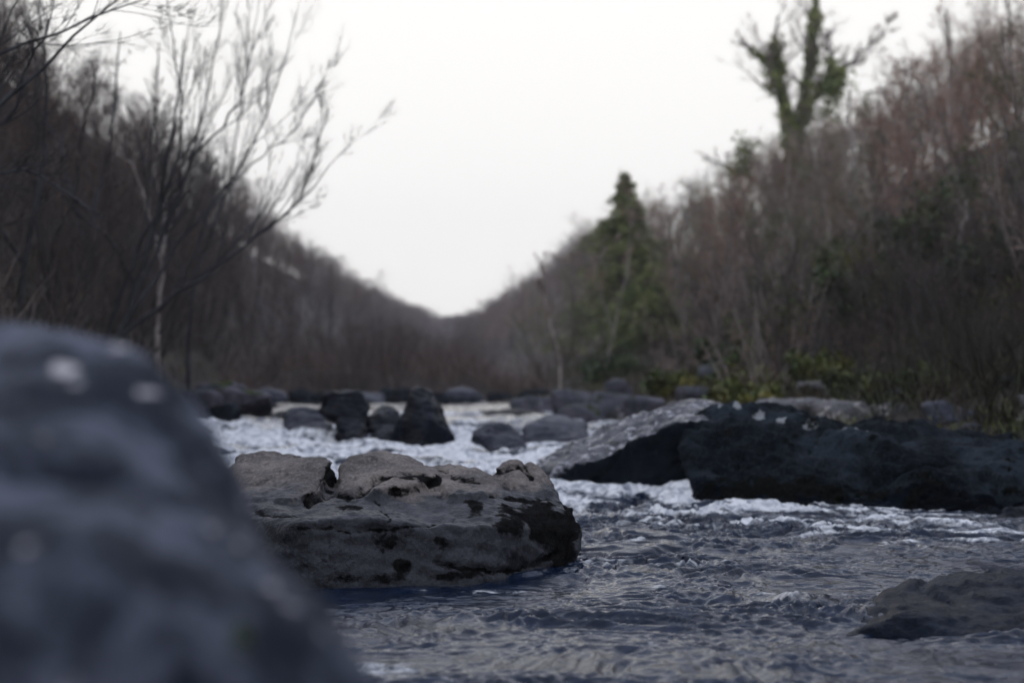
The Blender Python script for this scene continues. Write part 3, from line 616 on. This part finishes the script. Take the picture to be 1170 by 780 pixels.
def lab(side, kind_):
    zs = ZL if side < 0 else ZR; sd_ = 'left' if side < 0 else 'right'
    def f(px, u, s):
        z_ = next(t_ for a, t_ in zs if px < a); u_ = next(t_ for a, t_ in UU if u < a)
        return '%s %s %s, %s' % ('tall' if s > .85 else 'short', kind_, u_, z_)
    return f
KO = [(1082, 80, 21), (968, 45, 20), (800, 60, 19), (722, 50, 38.5), (1078, 34, 28), (975, 18, 28), (948, 12, 28)]
n1 = scatter(-1, 62, 13, 45, .04, 1.0, protoL, 8, .45, 1.0, lab(-1, 'bare dark tree'), 'bare trees on the left slope', .9, 2.0)
n2 = scatter(-1, 60, 45, 150, .05, 1.2, protoL, 8, .75, 1.15, lab(-1, 'bare purplish tree'), 'bare trees on the left slope', 1.5, 4)
n3 = scatter(1, 80, 14, 48, .10, 1.0, protoR, 8, .35, .95, lab(1, 'bare reddish tree'), 'bare trees on the right slope', .9, 2.2, keepout=KO)
n4 = scatter(1, 74, 48, 170, .05, 1.2, protoR, 8, .75, 1.15, lab(1, 'bare purplish tree'), 'bare trees on the right slope', 1.4, 4)
n4 += scatter(1, 22, 52, 105, .7, 1.15, protoR, 8, .9, 1.25, lab(1, 'bare purplish tree'), 'bare trees on the right slope', 1.0, 4)
spots.clear()
n5 = scatter(-1, 60, 10.5, 60, .01, .5, shrubL, 2.6, .6, 1.2, lab(-1, 'leafless brown shrub'), 'bare shrubs on the left bank', .6, .9)
n6 = scatter(1, 80, 12.5, 60, .06, .6, shrubR, 2.6, .5, 1.1, lab(1, 'leafless reddish shrub'), 'bare shrubs on the right bank', .6, .8, keepout=KO)
n8 = scatter(1, 55, 13.5, 20, .12, .5, shrubD, 2.6, .35, .75, lab(1, 'leafless dark bush'), 'bare shrubs on the right bank', .42, .6, keepout=KO[2:3])
n9 = scatter(1, 36, 11.0, 14, .08, .22, shrubD, 2.6, .18, .36, lab(1, 'small dark shrub'), 'bare shrubs on the right bank', .30, .3, keepout=[(800, 130, 19)])
# the flat where the river bends out of sight
n7 = scatter(-1, 45, 33.5, 60, -.48, -.02, shrubL, 2.6, .6, 1.1, lambda px, u, s: 'brown shrub on the low ground where the river bends away', 'bare shrubs where the river bends away', .7, .9)
for i, (px, d, h_) in enumerate([(868, 54, 6.5), (884, 57, 7.5), (898, 52, 7.2), (912, 56, 7.6), (928, 53, 7.5), (942, 57, 8.5), (838, 56, 6), (855, 50, 6.2), (893, 46, 7), (906, 44, 7), (920, 47, 7), (904, 55, 7), (914, 50, 7), (899, 58, 7), (930, 45, 7), (880, 48, 7)]):
    x = (px - 585) * d / F; z = float(terrain_h(np.array([x]), np.array([d]))[0]); mh = max_h(x, d, z, .3)
    place(protoR[i % 5], x, d, i * 1.3, mh / 8, lab(1, 'bare reddish tree')(px, .6, .8), 'bare trees on the right slope', sxy=1.5)
print('PLACED', n1, n2, n3, n4, n5, n6)

# the wood closing the far valley reads as one mass: instances of two of the bare trees
r = rs(5); pts = []
while len(pts) < 760:
    y = r.uniform(150, 440); side = r.choice([-1, 1]); u = r.uniform(0, 1.5)
    e0, r0 = (interp(y, LEDGE), interp(y, LRIDGE)) if side < 0 else (interp(y, REDGE), interp(y, RRIDGE))
    if y > 350 and r.rand() < .5: u = -u * .5
    x = e0 + (r0 - e0) * u; z = float(terrain_h(np.array([x]), np.array([y]))[0])
    mh = max_h(x, y, z, 1.5)
    if mh < 4: continue
    pts.append((x, y, z, min(r.uniform(.95, 1.9), mh * r.uniform(.95, 1.1) / 8)))
pts = np.array(pts)
me = bpy.data.meshes.new('far_wood'); me.from_pydata([tuple(q[:3]) for q in pts], [], [])
me.attributes.new('size', 'FLOAT', 'POINT').data.foreach_set('value', pts[:, 3].astype(np.float32))
me.attributes.new('turn', 'FLOAT', 'POINT').data.foreach_set('value', r.uniform(0, 6.28, len(pts)).astype(np.float32))
fw = bpy.data.objects.new('far_wood', me); C.objects.link(fw)
tag(fw, 'far leafless wood closing the end of the valley', 'woods', kind='stuff')
g = bpy.data.node_groups.new('far_wood', 'GeometryNodeTree')
g.interface.new_socket('Geometry', in_out='INPUT', socket_type='NodeSocketGeometry'); g.interface.new_socket('Geometry', in_out='OUTPUT', socket_type='NodeSocketGeometry')
gi = g.nodes.new('NodeGroupInput'); go = g.nodes.new('NodeGroupOutput')
na = g.nodes.new('GeometryNodeInputNamedAttribute'); na.data_type = 'FLOAT'; na.inputs[0].default_value = 'size'
nb = g.nodes.new('GeometryNodeInputNamedAttribute'); nb.data_type = 'FLOAT'; nb.inputs[0].default_value = 'turn'
cx = g.nodes.new('ShaderNodeCombineXYZ'); g.links.new(nb.outputs[0], cx.inputs[2])
jn = g.nodes.new('GeometryNodeJoinGeometry'); rl = g.nodes.new('GeometryNodeRealizeInstances')
for ch in list(protoL[1].children) :
    oi = g.nodes.new('GeometryNodeObjectInfo'); oi.inputs[0].default_value = ch; oi.transform_space = 'ORIGINAL'
    ip = g.nodes.new('GeometryNodeInstanceOnPoints'); g.links.new(gi.outputs[0], ip.inputs[0]); g.links.new(oi.outputs['Geometry'], ip.inputs['Instance'])
    g.links.new(cx.outputs[0], ip.inputs['Rotation']); g.links.new(na.outputs[0], ip.inputs['Scale']); g.links.new(ip.outputs[0], jn.inputs[0])
g.links.new(jn.outputs[0], go.inputs[0])
fw.modifiers.new('wood', 'NODES').node_group = g

# ---- single trees one can point to
def px_tree(name, label, stems_px, d, seed, minr, levels, barkm, twigm, cat='tree', basez=None, group=None, bend=.0):
    """stems given as (px, py, depth offset) polylines with start and end radius"""
    st, rd, ln = [], [], []
    for poly, r0, r1 in stems_px:
        q = resample([P(a, b_, d + (c[0] if c else 0)) for a, b_, *c in poly], 14)
        q[1:] += rs(seed).normal(size=(13, 3)) * .012 * d / 14
        st.append(q); rd.append(np.linspace(r0, r1, 14)); ln.append(np.linalg.norm(np.diff(q, axis=0), axis=1).sum())
    st = np.array(st); rd = np.array(rd); ln = np.array(ln)
    o = st[0, 0].copy(); gz = float(terrain_h(o[:1], o[1:2])[0])
    if basez is not None: o[2] = basez
    limbs, tw, ends = crown_from(st - o, rd, ln, seed, levels, minr)
    if st[0, 0, 2] > gz - .1:                       # root the first stem in the ground
        foot = resample([(0, 0, gz - .4 - o[2]), (0, 0, (st[0, 0, 2] - o[2]) * .5 + (gz - o[2]) * .5), st[0, 0] - o], 6)
        limbs.append(tubes(foot[None], np.linspace(rd[0, 0] * 1.3, rd[0, 0], 6)[None], 7))
    t = thing(name, label, cat, tuple(o), 0, group)
    mesh_obj('trunk', *join(limbs), barkm, t)
    if tw: mesh_obj('crown', *join(tw), twigm, t)
    return t, st, o
px_tree('leaning_tree', 'large many-stemmed bare tree leaning over the water from the left bank', [
    ([(112, 404), (165, 364), (235, 312), (300, 266), (345, 232), (368, 208), (394, 172)], 0.0322, 0.0028),
    ([(125, 398), (170, 330, .4), (215, 258, .8), (268, 206, 1), (286, 178, 1), (312, 118, 1.1), (330, 60, 1.2), (346, -5, 1.2)], 0.0248, 0.0024),
    ([(118, 396), (150, 300, -.3), (192, 215, -.5), (212, 168, -.5), (208, 100, -.5), (198, 40, -.5), (186, -30, -.5)], 0.0248, 0.0028),
    ([(135, 385), (196, 245, .3), (222, 168, .5), (238, 110, .6), (250, 50, .6), (262, -30, .6)], 0.0223, 0.0028),
    ([(215, 182, .5), (240, 160, .6), (262, 140, .6), (280, 95, .7), (292, 40, .8), (300, -20, .8)], 0.0149, 0.0021),
    ([(268, 206, 1), (300, 178, 1.2), (335, 150, 1.4), (362, 112, 1.5), (380, 70, 1.6)], 0.0099, 0.0017),
    ([(300, 266), (335, 240, .3), (352, 205, .5), (362, 175, .6), (372, 130, .7)], 0.0099, 0.0017)],
    14.0, 401, 0.0015, [(13, .2, .42, .42, 7, .06), (9, .12, .42, .5, 6, .07), (6, .15, .45, .5, 4, .09)], M['leanbark'], M['leanbark'])
px_tree('overhanging_tree', 'bare tree at the upper left whose dark crooked limbs hang into the picture', [
    ([(-190, 480), (-170, 350), (-120, 240), (-60, 160), (15, 118), (58, 62), (108, 18), (160, -20)], 0.0350, 0.0036),
    ([(-170, 360), (-110, 180), (-45, 70), (30, 52), (78, 34), (132, 6), (190, -8)], 0.0245, 0.0030),
    ([(-60, 160), (0, 150), (24, 120), (24, 78), (56, 40), (64, -10)], 0.0140, 0.0030),
    ([(-100, 180), (-30, 205), (30, 190), (70, 215), (120, 250)], 0.0140, 0.0024)],
    9.0, 402, 0.0015, [(9, .25, .5, .38, 6, .08), (8, .15, .5, .5, 5, .10), (5, .15, .5, .55, 4, .1)], M['leanbark'], M['darkbark'])
nearL = [(20, 360, 12.5, 60, 'leaning left'), (60, 370, 13.5, -30, ''), (95, 365, 16, 40, ''), (165, 385, 17.5, -10, ''), (215, 405, 21, 35, ''), (-20, 350, 12, 20, ''), (145, 380, 15, 70, '')]
lbl = ['slim bare tree with a rightward lean behind the big boulder top', 'slim bare tree standing behind the middle of the big boulder top', 'thin crooked bare tree just left of the pale trunk',
       'thin bare tree directly behind the leaning trunk foot', 'thin bare tree right of the pale trunk above the mossy stone', 'slim bare tree cut by the left frame edge', 'slender bare tree bending strongly right across the pale trunk']
for i, (bx, by, d, ln_, _) in enumerate(nearL):
    r = rs(500 + i); x = bx
    poly = [(x, by)]; 
    for k in range(1, 7): x += ln_ / 6 + r.normal() * 7; poly.append((x, by - k * (55 + 3 * r.rand())))
    poly2 = [(poly[1][0], poly[1][1])] + [(poly[1][0] - ln_ * .4 * k + r.normal() * 8, poly[1][1] - k * 48) for k in range(1, 6)]
    px_tree('slim_tree', lbl[i], [(poly, .035, .007), (poly2, .022, .006)], d, 410 + i, .0032,
            [(9, .2, .7, .3, 5, .13), (6, .15, .7, .55, 4, .15), (4, .15, .6, .6, 3, .15)], M['bark'] if i % 2 else M['leanbark'], M['twig'])
px_tree('birch_tree', 'pale-barked bare trunk standing in the dark left wood', [([(180, 372), (184, 300), (188, 240), (190, 190), (206, 130)], .03, .014), ([(184, 300), (165, 230), (150, 180)], .018, .008)],
        15.5, 430, .0035, [(8, .35, .6, .3, 5, .12), (5, .2, .6, .5, 4, .15)], M['birch'], M['twig'])
# right slope pale trunks
birches = [
    ([([(1080, 330), (1085, 220), (1088, 140), (1080, 98), (1086, 58), (1080, 10)], 0.101, 0.027), ([(1088, 150), (1098, 120), (1108, 92), (1118, 60)], 0.047, 0.014)], 30, 'pale forked trunk, tallest of the bare birches on the right slope'),
    ([([(1052, 318), (1046, 230), (1036, 165), (1018, 130), (1008, 100)], 0.081, 0.020), ([(1040, 190), (1036, 120), (1034, 70)], 0.054, 0.016)], 31, 'pale curved trunk left of the tallest birch'),
    ([([(1076, 322), (1062, 245), (1050, 200), (1056, 150)], 0.068, 0.020)], 29, 'short pale trunk leaning left between the two tallest birches'),
    ([([(1098, 232), (1126, 214), (1142, 186), (1168, 174), (1195, 150)], 0.068, 0.019), ([(1088, 330, .0), (1090, 280), (1098, 232)], 0.081, 0.068)], 28, 'pale crooked limb arching toward the right frame edge'),
    ([([(1148, 300), (1152, 200), (1148, 110), (1156, 40), (1150, -20)], 0.081, 0.027)], 33, 'greyish upright trunk nearest the right frame edge'),
    ([([(982, 318), (978, 250), (976, 170), (970, 110)], 0.068, 0.016)], 32, 'thin pale upright trunk left of the birches'),
    ([([(958, 335), (950, 290), (940, 220), (930, 160)], 0.061, 0.016)], 30, 'thin pale trunk leaning left above the ferny bank'),
    ([([(1112, 424), (1104, 388), (1106, 340), (1098, 290), (1104, 230)], 0.047, 0.016)], 18, 'small pale stem rising from the dark brush above the bluish boulder'),
    ([([(1018, 322), (1015, 250), (1010, 190), (1012, 140)], 0.054, 0.016)], 31, 'faint grey trunk between the left and curved birches'),
    ([([(640, 420), (630, 380), (622, 340), (615, 290)], .024, .008)], 27, 'thin pale stem leaning left at the river bend, left of the conifer'),
    ([([(690, 425), (700, 380), (712, 330), (722, 270), (718, 220)], .020, .008), ([(700, 380), (684, 330), (676, 290)], .013, .006)], 30, 'thin pale forked stem standing in front of the conifer'),
    ([([(880, 345), (876, 290), (868, 230), (872, 180)], 0.054, 0.016)], 34, 'thin grey trunk below the ivy covered tree'),
]
for i, (st_, d, lb) in enumerate(birches):
    px_tree('birch_tree', lb, st_, d, 440 + i, .0055, [(12, .3, .6, .3, 6, .12), (6, .15, .65, .5, 4, .15), (5, .15, .6, .55, 3, .15)], M['birch'], M['twig_r'])

# ivy covered tree
def leaf_quads(c, size, rng_, aspect=1.0, up=None):
    n = len(c); a = unit(rng_.normal(size=(n, 3))); 
    if up is not None: a = unit(a * .6 + up)
    b_ = unit(np.cross(a, rng_.normal(size=(n, 3)))); s = size * rng_.uniform(.6, 1.3, (n, 1))
    V = np.stack([c - a * s, c + b_ * s * .55 * aspect, c + a * s, c - b_ * s * .55 * aspect], 1).reshape(-1, 3)
    return V, np.arange(n * 4).reshape(n, 4)
ivs = [([(908, 305), (906, 240), (905, 165), (894, 112), (886, 76), (884, 50), (890, 20)], .17, .05),
       ([(907, 200), (913, 158), (919, 118), (926, 70), (931, 22), (936, -30)], .15, .04),
       ([(915, 150), (928, 112), (946, 92), (966, 76), (990, 72)], .12, .03),
       ([(890, 95), (874, 68), (858, 56), (846, 48)], .10, .03),
       ([(946, 92), (950, 70), (945, 40)], .07, .03),
       ([(905, 215), (878, 212), (850, 198), (826, 190), (806, 180)], .12, .03),
       ([(966, 76), (985, 58), (1008, 40), (1020, 20)], .05, .015)]
t, st, o = px_tree('ivy_covered_tree', 'tall broken tree with ivy wrapped limbs standing above the right slope', ivs, 60, 480, .008,
                   [(17, .35, .75, .36, 6, .14), (9, .15, .7, .55, 5, .16), (6, .1, .6, .55, 4, .18)], M['darkbark'], M['twig_r'])
r = rs(77); cc = []
cover = [(0, .0, .90, 4200, .42), (1, .0, .92, 2600, .30), (2, .1, .75, 1100, .28), (3, .1, .75, 260, .24), (4, .0, .5, 150, .2), (5, .30, .72, 300, .22)]
for k, a, b_, n, w_ in cover:
    s = r.uniform(a, b_, n) * 12.99; i = s.astype(int); f = (s - i)[:, None]
    ax = st[k][i] * (1 - f) + st[k][i + 1] * f
    lump = .75 + .9 * np.clip(fbm(ax * 1.3 + k, 2), -.4, .8)
    cc.append(ax + unit(r.normal(size=(n, 3))) * (w_ * r.uniform(.3, 1.25, n) * lump)[:, None])
for (px, py, n, s) in [(955, 92, 420, .5), (952, 104, 200, .4), (851, 172, 170, .35), (852, 190, 150, .35), (838, 196, 60, .3), (884, 92, 200, .42), (946, 128, 60, .3), (986, 122, 60, .4)]:
    cc.append(P(px, py, 60) + r.normal(size=(n, 3)) * s * np.array([.6, .6, .8]))
cc = np.vstack(cc) - o
mesh_obj('ivy', *leaf_quads(cc, .12, r), M['ivy'], t, smooth=False)

# conifer at the bend
def conifer(x, y, h, wd, seed, label):
    r = rs(seed); z = float(terrain_h(np.array([x]), np.array([y]))[0])
    h = h - z
    t = thing('conifer_tree', label, 'tree', (x, y, z))
    tr = np.stack([np.zeros(10), np.zeros(10), np.linspace(-.4, h, 10)], 1)[None]
    mesh_obj('trunk', *tubes(tr, np.linspace(.11, .012, 10)[None], 7), M['darkbark'], t)
    n = 230; hz = h * (.08 + .9 * np.sort(r.uniform(0, 1, n)) ** .9); az = r.uniform(0, 6.28, n)
    ln = wd * (1 - hz / h) ** .85 * r.uniform(.35, 1.15, n) + .04
    ln *= (.85 + .25 * np.sin(az * 2 + hz * 2.3))
    d = np.stack([np.cos(az), np.sin(az), .25 + 0 * az], 1); p0 = np.stack([0 * az, 0 * az, hz], 1)
    pts_, rad = grow(p0, d, ln, np.full(n, .018), 6, .1, -.16, r, .3)
    p2, d2, l2, r2 = kids(pts_, rad, 7, .2, 1, .7, .35, r, ln); pt2, rd2 = grow(p2, d2, l2, np.maximum(r2, .004), 4, .1, -.12, r)
    m = [tubes(pts_, rad, 4), tubes(pt2, rd2, 3)]
    allp = np.concatenate([pts_[:, 2:].reshape(-1, 3), pt2[:, 1:].reshape(-1, 3)])
    c = np.repeat(allp, 6, 0) + r.normal(size=(len(allp) * 6, 3)) * .05
    lv = leaf_quads(c, .05, r, .4)
    cr_ = mesh_obj('crown', *join(m), M['darkbark'], t)
    mesh_obj('needles', *lv, M['needle'], cr_, smooth=False)
    return t
conifer((714 - 585) * 40 / F, 40, 6.7, 3.0, 601, 'single green conifer at the river bend on the right bank')
conifer((745 - 585) * 38 / F, 38, 3.9, 2.1, 602, 'small green conifer just right of the taller one')

# evergreen shrubs on the right slope and bank
def green_shrub(label, px, py, d, s, seed, mat):
    r = rs(seed); x = (px - 585) * d / F; z = float(terrain_h(np.array([x]), np.array([d]))[0])
    t = thing('evergreen_shrub', label, 'shrub', (x, d, z), 0, 'evergreen shrubs on the right bank')
    n = 12; az = r.uniform(0, 6.28, n); dr_ = np.stack([np.cos(az) * .7, np.sin(az) * .7, np.ones(n)], 1)
    st_, rd_ = grow(np.zeros((n, 3)) - [0, 0, .1], dr_, s * r.uniform(.6, 1.1, n), np.full(n, .018 * s), 6, .15, .02, r)
    p2, d2, l2, r2 = kids(st_, rd_, 6, .3, 1, .8, .45, r, s * np.ones(n)); pt2, rd2 = grow(p2, d2, l2, np.maximum(r2, .004), 4, .2, .0, r)
    mesh_obj('stem', *join([tubes(st_, rd_, 5), tubes(pt2, rd2, 3)]), M['darkbark'], t)
    base_ = pt2[:, 1:].reshape(-1, 3); c = np.repeat(base_, 9, 0) + r.normal(size=(len(base_) * 9, 3)) * .09 * s
    mesh_obj('leaves', *leaf_quads(c, .05, r, 1.1), mat, t, smooth=False)
gs = [(1100, 300, 26, 1.7, 'dark green shrub left of the upright trunk near the right edge'), (1135, 330, 24, 1.5, 'dark green shrub near the right frame edge above the bluish boulder'),
      (1010, 300, 30, 1.3, 'green shrub at the foot of the faint grey trunk'), (955, 330, 27, 1.1, 'green shrub at the foot of the thin leaning trunk'),
      (910, 330, 25, 1.1, 'yellowish green shrub below the ivy covered tree'), (1060, 350, 22, 1.2, 'dark green shrub under the short pale trunk'),
      (865, 380, 24, .9, 'small green shrub above the high bank stone'), (830, 405, 21, .7, 'small yellow-green shrub on the fern bank'),
      (985, 395, 19, .9, 'dull green shrub in the dark brush above the pale flat stones'), (940, 440, 16, .5, 'low yellow-green shrub just behind the long flat pale stone'),
      (700, 405, 30, .9, 'low green shrub at the foot of the conifer'), (1150, 400, 17, 1.0, 'dark green shrub right of the small pale stem'), (900, 410, 20, .8, 'dull green shrub between the fern bank and the dark brush')]
gs += [(835, 432, 15.5, .42, 'low yellow-green clump on the bank above the end of the slab'), (868, 440, 14.6, .36, 'yellowish clump beside the pale stone behind the dark rock'), (1000, 452, 13.6, .36, 'low yellow-green clump between the two flat pale stones'),
       (985, 432, 14.5, .45, 'olive clump above the flat pale stones'), (858, 408, 17, .6, 'yellow-green clump below the thin grey trunk'), (1062, 462, 12.8, .34, 'low brownish green clump left of the bluish boulder'), (775, 420, 19, .5, 'olive clump left of the high bank stone')]
for i, (px, py, d, s, lb) in enumerate(gs): green_shrub(lb, px, py, d, s, 620 + i, M['shrubleaf'] if i % 3 and i < 13 else M['grassy'])

# undergrowth: dead bracken and grass nobody could count
for i, x in enumerate(np.linspace(-7.4, 1.2, 13)):
    y = 30.5 + 1.2 * math.sin(i * 2.1) + .5 * (x < -4); s_ = .32 + .2 * ((i * 7) % 5) / 4
    pts = np.vstack([blob(x, y, .42, s_ * 1.2, s_, s_ * .55, 700 + i), blob(x, y, 0, s_ * 1.2, s_, .1, 720 + i)])
    rock('bank_stone', [pts], M['dark' if i % 3 else 'blue'], 'dark stone in the line where the far water meets the brush', 'stone', voxel=.05, smooth=2, amp=.06, freq=2.6, seed=740 + i,
         group='stones along the far waterline')
r = rs(88)
for i in range(34):                                 # loose shore cobbles of the right bank
    y = r.uniform(10.2, 16.5); x = float(interp(y, REDGE)) + r.uniform(-.1, 2.6) * (y / 13); s_ = r.uniform(.07, .22)
    z = float(terrain_h(np.array([x]), np.array([y]))[0])
    rock('shore_cobble', [blob(x, y, z + s_ * .2, s_ * 1.3, s_, s_ * .6, 900 + i)], M[('bank', 'pale', 'blue')[i % 3]], 'loose %s cobble strewn on the right shore behind the long dark rock' % ('grey', 'pale', 'bluish')[i % 3],
         'cobble', voxel=.022, smooth=2, amp=.03, freq=4, seed=940 + i, group='cobbles on the right shore', wetline=.02)
def undergrowth(name, n, side, u0, u1, y0, y1, mat, label, seed, hgt, blades):
    r = rs(seed); y = np.exp(r.uniform(math.log(y0), math.log(y1), n)); u = r.uniform(u0, u1, n)
    e0, r0 = (interp(y, LEDGE), interp(y, LRIDGE)) if side < 0 else (interp(y, REDGE), interp(y, RRIDGE))
    x = e0 + side * u; x = x + r.normal(size=n) * .2
    keep = (fbm(np.stack([x * .6, y * .6, 0 * x + seed], 1), 3) > -.05); x, y = x[keep], y[keep]; n = len(x)
    z = terrain_h(x, y)
    B = n * blades; p0 = np.repeat(np.stack([x, y, z - .03], 1), blades, 0) + r.normal(size=(B, 3)) * [.14, .14, .015]; az = r.uniform(0, 6.28, B)
    lean = r.uniform(.2, 1.1, B); dr_ = np.stack([np.cos(az) * lean, np.sin(az) * lean, np.ones(B)], 1)
    ln = hgt * r.uniform(.4, 1.2, B); pts_, _ = grow(p0, dr_, ln, np.ones(B), 3, .1, -.22, r)
    side_v = np.stack([-np.sin(az), np.cos(az), 0 * az], 1) * (.002 + .004 * r.rand(B)[:, None])
    wv = np.array([.6, 1, .8, .05])[None, :, None]
    Lf = pts_ - side_v[:, None] * wv; Rt = pts_ + side_v[:, None] * wv
    V = np.stack([Lf, Rt], 2).reshape(-1, 3); idx = np.arange(B * 8).reshape(B, 4, 2)
    Fc = np.stack([idx[:, :-1, 0], idx[:, :-1, 1], idx[:, 1:, 1], idx[:, 1:, 0]], -1).reshape(-1, 4)
    tag(mesh_obj(name, V, Fc, mat, smooth=False), label, 'undergrowth', kind='stuff')
undergrowth('bracken', 6000, 1, .3, 12, 9.5, 50, M['bracken'], 'dead brown bracken covering the foot of the right slope', 71, .24, 30)
undergrowth('grass', 5200, 1, .1, 5.5, 9, 40, M['grassy'], 'yellow-green grass and moss between the right bank stones', 72, .11, 26)
undergrowth('bracken', 4200, -1, .2, 12, 9, 50, M['bracken'], 'dead brown bracken covering the foot of the left slope', 73, .24, 26)
undergrowth('grass', 500, -1, .0, 2.0, 9, 40, M['grassy'], 'green grass tufts along the left water edge', 74, .20, 12)

undergrowth('brush', 1800, 1, 1.2, 10, 9.6, 45, M['twig_dg'], 'thin leafless brush and briars at the foot of the right slope', 75, .55, 20)
undergrowth('brush', 1000, -1, .2, 8, 9, 45, M['twig'], 'thin leafless brush and briars at the foot of the left slope', 76, .7, 18)
undergrowth('brush', 1300, -1, -7.5, .5, 31.5, 45, M['twig'], 'brown brush on the low ground where the river bends away', 77, 1.1, 16)
# haze
bm = bmesh.new(); bmesh.ops.create_cube(bm, size=1)
for v in bm.verts: v.co = (v.co.x * 430, v.co.y * 550 + 210, (v.co.z + .5) * 62 - 4)
me = bpy.data.meshes.new('haze'); bm.to_mesh(me); bm.free()
hz = bpy.data.objects.new('haze', me); C.objects.link(hz)
tag(hz, 'thin evening haze filling the valley', 'haze', kind='stuff')
hm = bpy.data.materials.new('haze'); hm.use_nodes = True; hm.node_tree.nodes.clear()
ho = hm.node_tree.nodes.new('ShaderNodeOutputMaterial'); pv = hm.node_tree.nodes.new('ShaderNodeVolumePrincipled')
pv.inputs['Color'].default_value = (1, .95, .97, 1); pv.inputs['Density'].default_value = .0009; pv.inputs['Anisotropy'].default_value = .2
hm.node_tree.links.new(pv.outputs[0], ho.inputs['Volume']); me.materials.append(hm)
